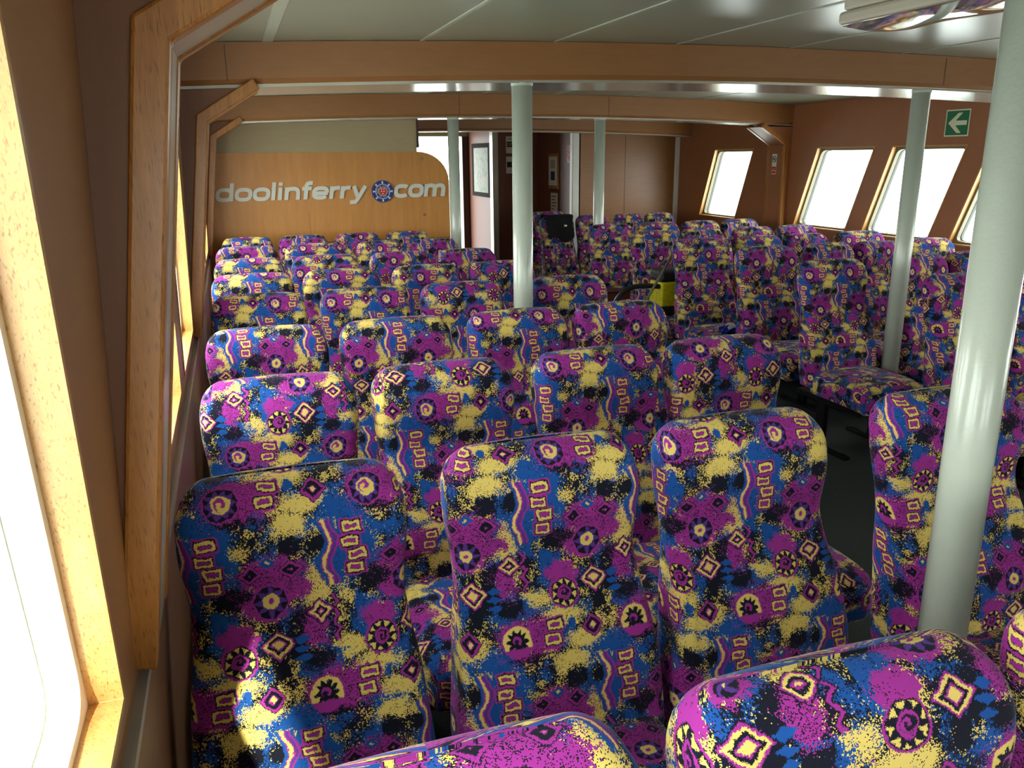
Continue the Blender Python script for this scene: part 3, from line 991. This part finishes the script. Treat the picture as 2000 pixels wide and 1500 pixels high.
# ------------------------------------------------------------------ seats
def backrest_mesh():
    bm = bmesh.new()
    zb, zt = 0.36, 1.085
    T = 0.105
    # levels by arclength
    lev = []
    nz = 44
    for i in range(nz + 1):
        z = zb + (zt - 0.05 - zb) * i / nz
        lev.append((z, 1.0))
    for i in range(1, 11):
        a = i / 10 * PI / 2
        lev.append((zt - 0.05 + 0.05 * math.sin(a), math.cos(a)))
    def sm(a, b, x):
        x = max(0, min(1, (x - a) / (b - a)))
        return x * x * (3 - 2 * x)
    def halfw(z):
        w = 0.252 - 0.016 * sm(0.45, 0.66, z) - 0.016 * sm(0.64, 0.80, z) + 0.012 * sm(0.82, 0.96, z)
        w -= 0.006 * (1 - sm(0.36, 0.45, z))
        R = 0.085
        if z > zt - R:
            q = (z - (zt - R)) / R
            w -= R * (1 - math.sqrt(max(0, 1 - q * q))) * 0.80
        return w
    def yf(z):       # front face (towards -y)
        lean = -0.19 * (1 - (z - zb) / (zt - zb))
        lumbar = -0.028 * math.exp(-((z - 0.60) / 0.10) ** 2)
        waist = 0.022 * math.exp(-((z - 0.84) / 0.07) ** 2)
        head = -0.012 * math.exp(-((z - 1.0) / 0.07) ** 2)
        return lean + lumbar + waist + head
    def yb_(z):
        lean = -0.15 * (1 - (z - zb) / (zt - zb))
        return lean + T
    ring_n = None
    rings = []
    uvl = []
    v = 0
    pz = None
    for (z, sh) in lev:
        w = halfw(z)
        f, bk = yf(z), yb_(z)
        mid = f * 0.5 + bk * 0.5
        hf = (bk - f) / 2
        if sh < 1:
            hf = hf * (0.12 + 0.88 * sh)
        r = min(0.040, hf * 0.96)
        pts = []
        def arc(cx_, cy_, a0, a1, n=6):
            for i in range(n + 1):
                a = math.radians(a0 + (a1 - a0) * i / n)
                pts.append((cx_ + r * math.cos(a), cy_ + r * math.sin(a)))
        nseg = 12
        for i in range(nseg): pts.append(((w - r) * i / nseg, mid - hf - 0.006 * math.sin(PI * (0.5 + 0.5 * i / nseg)) * min(1, sh)))
        arc(w - r, mid - hf + r, -90, 0)
        arc(w - r, mid + hf - r, 0, 90)
        for i in range(1, 2 * nseg): pts.append((w - r - 2 * (w - r) * i / (2 * nseg), mid + hf))
        arc(-(w - r), mid + hf - r, 90, 180)
        arc(-(w - r), mid - hf + r, 180, 270)
        for i in range(1, nseg): pts.append((-(w - r) * (1 - i / nseg), mid - hf - 0.006 * math.sin(PI * (0.5 + 0.5 * (1 - i / nseg))) * min(1, sh)))
        crown = 0.012 * sm(0.9, zt, z)
        ring_ = [bm.verts.new((x, y, z + crown * (1 - (x / 0.24) ** 2) + 0.0)) for x, y in pts]
        rings.append(ring_)
        if pz is not None:
            v += math.hypot(z - pz[0], (mid - hf) - pz[1])
        pz = (z, mid - hf)
        # u arclength
        us = [0]
        for a, b_ in zip(pts, pts[1:]): us.append(us[-1] + math.dist(a, b_))
        tot = us[-1] + math.dist(pts[-1], pts[0])
        uvl.append((us, tot, v))
    uvL = bm.loops.layers.uv.new('UVMap')
    n = len(rings[0])
    half = n // 2
    def U(k, i):
        us, tot, v_ = uvl[k]
        if i == n: return 0.0
        # front half positive from the centre, the far half counts back from the other side
        return us[i] if i <= half else us[i] - tot
    for k in range(len(rings) - 1):
        a, b_ = rings[k], rings[k + 1]
        for i in range(n):
            j = (i + 1) % n
            f = bm.faces.new((a[i], a[j], b_[j], b_[i]))
            ii, jj = i, i + 1
            def uu(kk, idx, nxt):
                us, tot, v_ = uvl[kk]
                if idx == n: return 0.0
                x = us[idx]
                return x if ii < half else x - tot
            f.loops[0][uvL].uv = (uu(k, ii, 0), uvl[k][2])
            f.loops[1][uvL].uv = (uu(k, jj, 1), uvl[k][2])
            f.loops[2][uvL].uv = (uu(k + 1, jj, 1), uvl[k + 1][2])
            f.loops[3][uvL].uv = (uu(k + 1, ii, 0), uvl[k + 1][2])
            f.smooth = True
    f = bm.faces.new(rings[-1])
    yfr = min(v_.co.y for v_ in rings[-1])
    for l in f.loops: l[uvL].uv = (l.vert.co.x, uvl[-1][2] + (l.vert.co.y - yfr))
    f.smooth = True
    bm.faces.new(rings[0][::-1])
    return bm

def cushion_mesh():
    bm = bmesh.new()
    x0, x1, y0, y1, z0, z1 = -0.235, 0.235, -0.60, -0.12, 0.32, 0.455
    box(bm, x0, x1, y0, y1, z0, z1)
    bmesh.ops.subdivide_edges(bm, edges=bm.edges[:], cuts=9, use_grid_fill=True)
    for v in bm.verts:
        # rounded box
        c = Vector(v.co)
        r = 0.045
        q = Vector((max(x0 + r, min(x1 - r, c.x)), max(y0 + r, min(y1 - r, c.y)), max(z0 + r * 0.6, min(z1 - r, c.z))))
        d = c - q
        if d.length > 1e-6:
            v.co = q + d.normalized() * min(r, d.length * 10)
        tx = c.x / 0.235
        ty = (c.y - (y0 + y1) / 2) / 0.24
        if c.z > z1 - 0.01:
            v.co.z += 0.018 * (1 - tx * tx) * (1 - ty * ty * 0.6) 
        # front waterfall and rounded plan
        v.co.z -= 0.022 * max(0, -ty) ** 4
        v.co.x *= 1 - 0.07 * max(0, -ty) ** 5
    bmesh.ops.recalc_face_normals(bm, faces=bm.faces[:])
    uvL = bm.loops.layers.uv.new('UVMap')
    for f in bm.faces:
        f.smooth = True
        nn = f.normal
        for l in f.loops:
            c = l.vert.co
            if abs(nn.z) > 0.6: l[uvL].uv = (c.x, c.y)
            elif abs(nn.y) > abs(nn.x): l[uvL].uv = (c.x, y0 + (c.z - z1))
            else: l[uvL].uv = (c.x + (c.z - z1) * (1 if nn.x > 0 else -1) * -1, c.y)
    return bm

seat0 = thing('ferry_seat', 'x', 'seat')
o_b = obj('backrest', backrest_mesh(), M_FAB, seat0)
o_c = obj('seat_cushion', cushion_mesh(), M_FAB, seat0)
bm = bmesh.new()
box(bm, -0.22, 0.22, -0.55, -0.02, 0.285, 0.325, bev=0.006)
obj('seat_base', bm, M_FRAME, seat0)
bm = bmesh.new()
box(bm, -0.22, -0.18, -0.48, -0.02, 0.0, 0.02, bev=0.004)
box(bm, -0.215, -0.185, -0.27, -0.20, 0.02, 0.29)
obj('leg', bm, M_FRAME, seat0)
bm = bmesh.new()
box(bm, 0.18, 0.22, -0.48, -0.02, 0.0, 0.02, bev=0.004)
box(bm, 0.185, 0.215, -0.27, -0.20, 0.02, 0.29)
obj('leg', bm, M_FRAME, seat0)

ADJ = {0: (0.036, 0.105), 1: (-0.04, -0.075), 2: (-0.09, -0.035)}
ORD = ['', 'first', 'second', 'third', 'fourth', 'fifth', 'sixth', 'seventh', 'eighth', 'ninth']
seats = []   # (x_center, y_top_front, label, group, shift)
GL = 'patterned ferry seats in the block beside the sunny wall'
GR = 'patterned ferry seats in the block before the slanted windows'
# the front face of the top is at y; left-hand block
posn = ['against the sunny wall', 'second from the sunny wall', 'third from the sunny wall', 'at the aisle end']
rowsL = [
    (1.60, [0.065, 0.618, 1.150, 1.81]),
    (2.39, [0.085, 0.585, 1.110, 1.60]),
    (3.17, [0.085, 0.585, 1.100, 1.58]),
    (4.02, [0.085, 0.590, 1.090, 1.68]),
    (4.78, [0.080, 0.575, 1.080, 1.55]),
    (5.54, [0.080, 0.565, 1.070, 1.54]),
    (6.34, [0.085, 0.575, 1.075, 1.50]),
    (7.10, [0.105, 0.555, 1.010, 1.44]),
]
for ri, (y, xs_) in enumerate(rowsL):
    for ci, x in enumerate(xs_):
        lab = 'patterned seat %s, %s full row from the camera' % (posn[ci], ORD[ri + 1])
        if ri == 7: lab = 'patterned seat %s, in the row touching the lettered board' % posn[ci]
        seats.append((x, y, lab, GL))
seats.append((0.155, 0.70, 'patterned seat whose rounded top just enters at the bottom, beside the closest big one', GL))
seats.append((0.718, 0.70, 'closest big patterned seat top, just in front of the thick pole', GL))
seats.append((1.285, 0.70, 'patterned seat top barely showing beyond the thick pole, in the closest row', GL))
posr = ['at the aisle', 'second from the aisle', 'third from the aisle', 'by the slanted windows']
rowsR = [
    (3.30, [3.64, 4.12]),
    (4.06, [3.44, 4.10, 4.55, 5.02]),
    (4.82, [3.50, 4.03, 4.46, 4.93]),
    (5.50, [3.40, 3.92, 4.36, 4.88]),
    (6.22, [3.38, 3.84, 4.36, 4.81]),
    (7.03, [3.36, 3.86, 4.32, 4.76]),
    (8.20, [3.28, 3.69, 4.12, 4.50]),
]
for ri, (y, xs_) in enumerate(rowsR):
    for ci, x in enumerate(xs_):
        lab = 'patterned seat %s, %s row of the slanted-window block' % (posr[ci], ORD[ri + 1])
        if ri == 6: lab = 'patterned seat %s, in the last row before the plain rear wall' % posr[ci]
        seats.append((x, y, lab, GR))
seats.append((3.47, 8.95, 'dim patterned seat farthest back, under the framed notice', GR))

for i, (x, y, lab, grp) in enumerate(seats):
    if i == 0:
        r = seat0
    else:
        r = seat0.copy()
        COL.objects.link(r)
        for ch in seat0.children:
            c = ch.copy()
            COL.objects.link(c)
            c.parent = r
    r.location = (x, y + 0.02, -0.028 if y < 1 else 0)
    r['label'] = lab
    r['group'] = grp
    sx, sy = random.random() * 0.29, random.random() * 0.41
    ax_, ay_ = ADJ.get(i, (0, 0))
    sx += ax_; sy += ay_
    if i == 33: sx, sy = 0.007, -0.945
    for ch in r.children:
        ch['pattern_shift'] = [sx, sy, 0.0]
    r.rotation_euler = (0, 0, math.radians(random.uniform(-1, 1)))
    near_ = [abs(x - q[0]) for q in seats if q[1] == y and q[0] != x]
    sc = 1.10 if y < 1 else min(1.0, min(near_ + [0.52]) / 0.512)
    if y == 4.02: sc *= 0.96
    r.scale = (sc, 1, 1)

# ------------------------------------------------------------------ signs
# green arrow sign on the windowed wall
t = thing('exit_arrow_sign', 'green sign with a pale arrow above the slanted windows', 'sign', (XR - 0.001, 5.20, 1.93))
obj('sign_plate', B(-0.003, 0, -0.115, 0.115, -0.10, 0.10), M_GLOW, t)
obj('green_field', B(-0.004, -0.003, -0.105, 0.105, -0.09, 0.09), M_GREEN, t)
# arrow pointing to +y in the world (left in the picture)
ar = [(0.085, 0.0), (-0.005, 0.075), (-0.045, 0.075), (0.015, 0.017), (-0.09, 0.017), (-0.09, -0.017), (0.015, -0.017), (-0.045, -0.075), (-0.005, -0.075)]
bm = bmesh.new()
prism(bm, ar, 'x', -0.005, -0.004)
obj('arrow', bm, M_GLOW, t)
# no smoking sign on the casing
t = thing('no_smoking_sign', 'small white no-smoking sign with a red bar on the wall casing', 'sign', (XR - 0.0855, 7.36, 1.62))
t.rotation_euler = (0, 0, -PI / 2)
obj('sign_plate', B(-0.037, 0.037, -0.003, 0, -0.11, 0.09), M_PAPER, t)
obj('ring', disc(0.026, 0.032, -0.005, -0.003, 0, 0.04, 28), M_INK, t)
obj('slash', P([(-0.024, 0.062), (-0.019, 0.066), (0.024, 0.018), (0.019, 0.014)], 'y', -0.005, -0.003), M_INK, t)
obj('cigarette', B(-0.018, 0.018, -0.0045, -0.003, 0.036, 0.044), M_INK, t)
obj('red_bar', B(-0.032, 0.032, -0.005, -0.003, -0.10, -0.035), M_RED, t)
text_mesh('sign_text', 'NO\nSMOKING', 0.018, M_PAPER, t, (0, -0.0055, -0.067))
# framed notice on the passage wall
t = thing('framed_notice', 'oak-framed notice with two small pictures on the passage wall', 'picture', (3.999, 10.15, 1.5))
obj('picture_frame', B(-0.02, 0, -0.17, 0.17, -0.2, 0.24, bev=0.004), M_OAK, t)
obj('notice_sheet', B(-0.022, -0.02, -0.14, 0.14, -0.155, 0.205), M_PAPER, t)
obj('photo_print', B(-0.023, -0.022, -0.07, 0.07, 0.06, 0.16), M_SILVER, t)
obj('photo_print', B(-0.023, -0.022, -0.07, 0.07, -0.09, 0.02), M_BLUE, t)
t = thing('paper_notice', 'white paper notice with typed lines under the framed notice', 'notice', (3.999, 10.15, 1.12))
obj('sheet', B(-0.002, 0, -0.12, 0.12, -0.13, 0.13), M_PAPER, t)
bm = bmesh.new()
for i, w in enumerate((0.08, 0.06, 0.08, 0.07, 0.04)):
    box(bm, -0.003, -0.002, 0.08 - 2 * w, 0.08, 0.08 - i * 0.04, 0.09 - i * 0.04)
obj('typed_lines', bm, M_INK, t)
# fire point sign
t = thing('fire_point_sign', 'white sign with red FIRE POINT shield beside the pale corner post', 'sign', (3.999, 9.64, 1.73))
obj('sign_plate', B(-0.003, 0, -0.09, 0.09, -0.10, 0.10), M_PAPER, t)
sh_ = [(-0.07, 0.08), (0.07, 0.08), (0.07, -0.03), (0.0, -0.09), (-0.07, -0.03)]
bm = bmesh.new()
prism(bm, sh_, 'x', -0.005, -0.003)
obj('shield', bm, M_RED, t)
text_mesh('sign_text', 'FIRE\nPOINT', 0.05, M_PAPER, t, (-0.0055, 0, 0.02), (PI / 2, 0, -PI / 2))
# signs on the dark stair wall
for z, a, b_, lab, nm in ((1.86, 'FISHERMANS', 'COTTAGE', 'upper small sign of white words on black on the dark stair wall', 'lettered_sign'),
                          (1.60, '', 'INIS', 'lower small sign with black band on the dark stair wall', 'lettered_sign')):
    t = thing(nm, lab, 'sign', (3.68, 10.799, z))
    obj('sign_plate', B(-0.12, 0.12, -0.004, 0, -0.11, 0.11), M_PAPER, t)
    obj('black_band', B(-0.11, 0.11, -0.006, -0.004, -0.03, 0.04), M_INK, t)
    text_mesh('sign_text', b_, 0.05, M_PAPER, t, (0, -0.0068, 0.005))
    if a: text_mesh('sign_text', a, 0.032, M_INK, t, (0, -0.0048, 0.072))
# big framed poster in the vestibule
t = thing('framed_poster', 'large pale poster in a dark frame on the bright vestibule wall', 'picture', (3.399, 11.35, 1.53))
obj('poster_frame', B(-0.03, 0, -0.46, 0.46, -0.36, 0.36, bev=0.005), M_PFRAME, t)
pm, pb_ = new_mat('poster_print', Roughness=0.6)
f_, _ = noise(objco(), 9.0, 5, 0.7)
c_ = cramp(f_, [(0.35, (0.12, 0.17, 0.12)), (0.5, (0.22, 0.26, 0.22)), (0.7, (0.22, 0.13, 0.11))], 'LINEAR')
pb_.inputs['Specular IOR Level'].default_value = 0.1
X.T.links.new(c_.k, pb_.inputs['Base Color'])
obj('poster_sheet', B(-0.032, -0.03, -0.34, 0.34, -0.30, 0.30), pm, t)

# ------------------------------------------------------------------ loose things in the aisle
t = thing('vacuum_cleaner', 'black and yellow vacuum cleaner resting on a seat cushion at the aisle', 'vacuum cleaner', (3.28, 5.84, 0.468))
obj('base', B(-0.12, 0.14, -0.10, 0.12, 0.012, 0.075, bev=0.012), M_DARK, t)
obj('tank', B(-0.10, 0.13, -0.10, 0.11, 0.075, 0.27, bev=0.012), M_YELLOW, t)
obj('motor_head', B(-0.11, 0.14, -0.09, 0.11, 0.27, 0.37, bev=0.03, seg=3), M_DARK, t)
bm = bmesh.new()
tube(bm, [(-0.09 - 0.42 * math.sin(a * 0.5) , -0.06, 0.235 - 0.02 * a + 0.05 * math.sin(a) - 0.018 * a * a * a * 0.35) for a in [PI * k_ / 16 * 0.9 for k_ in range(17)]], 0.020, 12)
obj('hose', bm, M_DARK, t)
for wx_ in (-0.10, 0.12):
    bm = bmesh.new()
    tube(bm, [(wx_ - 0.01, 0.05, 0.028), (wx_ + 0.01, 0.05, 0.028)], 0.026, 16)
    obj('wheel', bm, M_DARK, t)
bm = bmesh.new()
tube(bm, [(2.56, 5.53, 0.02), (2.87, 5.62, 0.45), (3.26, 5.72, 0.98), (3.30, 5.73, 1.03)], 0.011, 12)
tag(obj('wand', bm, M_ALU), 'thin metal vacuum wand leaning across the yellow vacuum cleaner', 'tube')
t = thing('wooden_box', 'small reddish brown wooden box on a cushion near the slim pole', 'box', (3.20, 6.66, 0.466))
obj('box_body', B(-0.13, 0.13, -0.08, 0.08, 0.0, 0.065, bev=0.004), M_REDWOOD, t)
obj('lid', B(-0.135, 0.135, -0.085, 0.085, 0.065, 0.08, bev=0.004), M_DARKWOOD, t)
# crumpled packet on a seat
t = thing('crumpled_packet', 'crumpled blue and white plastic packet lying on a seat cushion', 'packet', (3.37, 5.02, 0.472))
for nm, mt, ox, sc, sd in (('packet_body', M_FOIL, 0.0, 1.15, 1), ('packet_label', M_FOILW, -0.03, 0.45, 5)):
    bm = bmesh.new()
    bmesh.ops.create_icosphere(bm, subdivisions=3, radius=1.0)
    rr = random.Random(sd)
    for v in bm.verts:
        k_ = 0.75 + 0.5 * rr.random()
        v.co = Vector((v.co.x * 0.10 * sc * k_ + ox, v.co.y * 0.05 * sc * k_ - (0.02 if sd == 5 else 0), max(-0.01, v.co.z * 0.045 * k_) + 0.012 + (0.012 if sd == 5 else 0)))
    obj(nm, bm, mt, t)
# dark garment over a back seat
bm = bmesh.new()
NX, NZ = 14, 22
def drape(u_, w_):
    # u across, w from front hem over the top to the back
    x = -0.17 + 0.3 * u_
    s = w_ * 0.46
    if s < 0.24:
        z = 0.86 + s + 0.03 * math.sin(u_ * 7) * (0.24 - s) / 0.24
        y = -0.19 * max(0, 1 - (z - 0.36) / 0.725) - 0.036 - 0.005 * math.sin(u_ * 9 + s * 20)
    elif s < 0.36:
        a = (s - 0.24) / 0.12 * PI
        y, z = 0.045 - 0.080 * math.cos(a), 1.10 + 0.014 * math.sin(a)
    else: y, z = 0.130, 1.10 - (s - 0.36)
    return (x + 0.006 * math.sin(w_ * 14), y, z)
gr = [[bm.verts.new(drape(i / NX, j / NZ)) for j in range(NZ + 1)] for i in range(NX + 1)]
for i in range(NX):
    for j in range(NZ): bm.faces.new((gr[i][j], gr[i][j + 1], gr[i + 1][j + 1], gr[i + 1][j]))
bmesh.ops.solidify(bm, geom=bm.faces[:], thickness=-0.006)
o = obj('dark_jacket', bm, M_CLOTH, None, smooth=True)
o.location = (3.30, 8.21, 0)
tag(o, 'dark cloth with an added glint bead hung over a seat back in the last row', 'cloth')
bm = bmesh.new()
bmesh.ops.create_uvsphere(bm, u_segments=12, v_segments=8, radius=0.022)
bd = obj('glint_bead', bm, M_ALU, o, smooth=True)  # small metal bead added to stand in for a glint on the cloth
bd.location = (0.03, -0.072, 1.0)
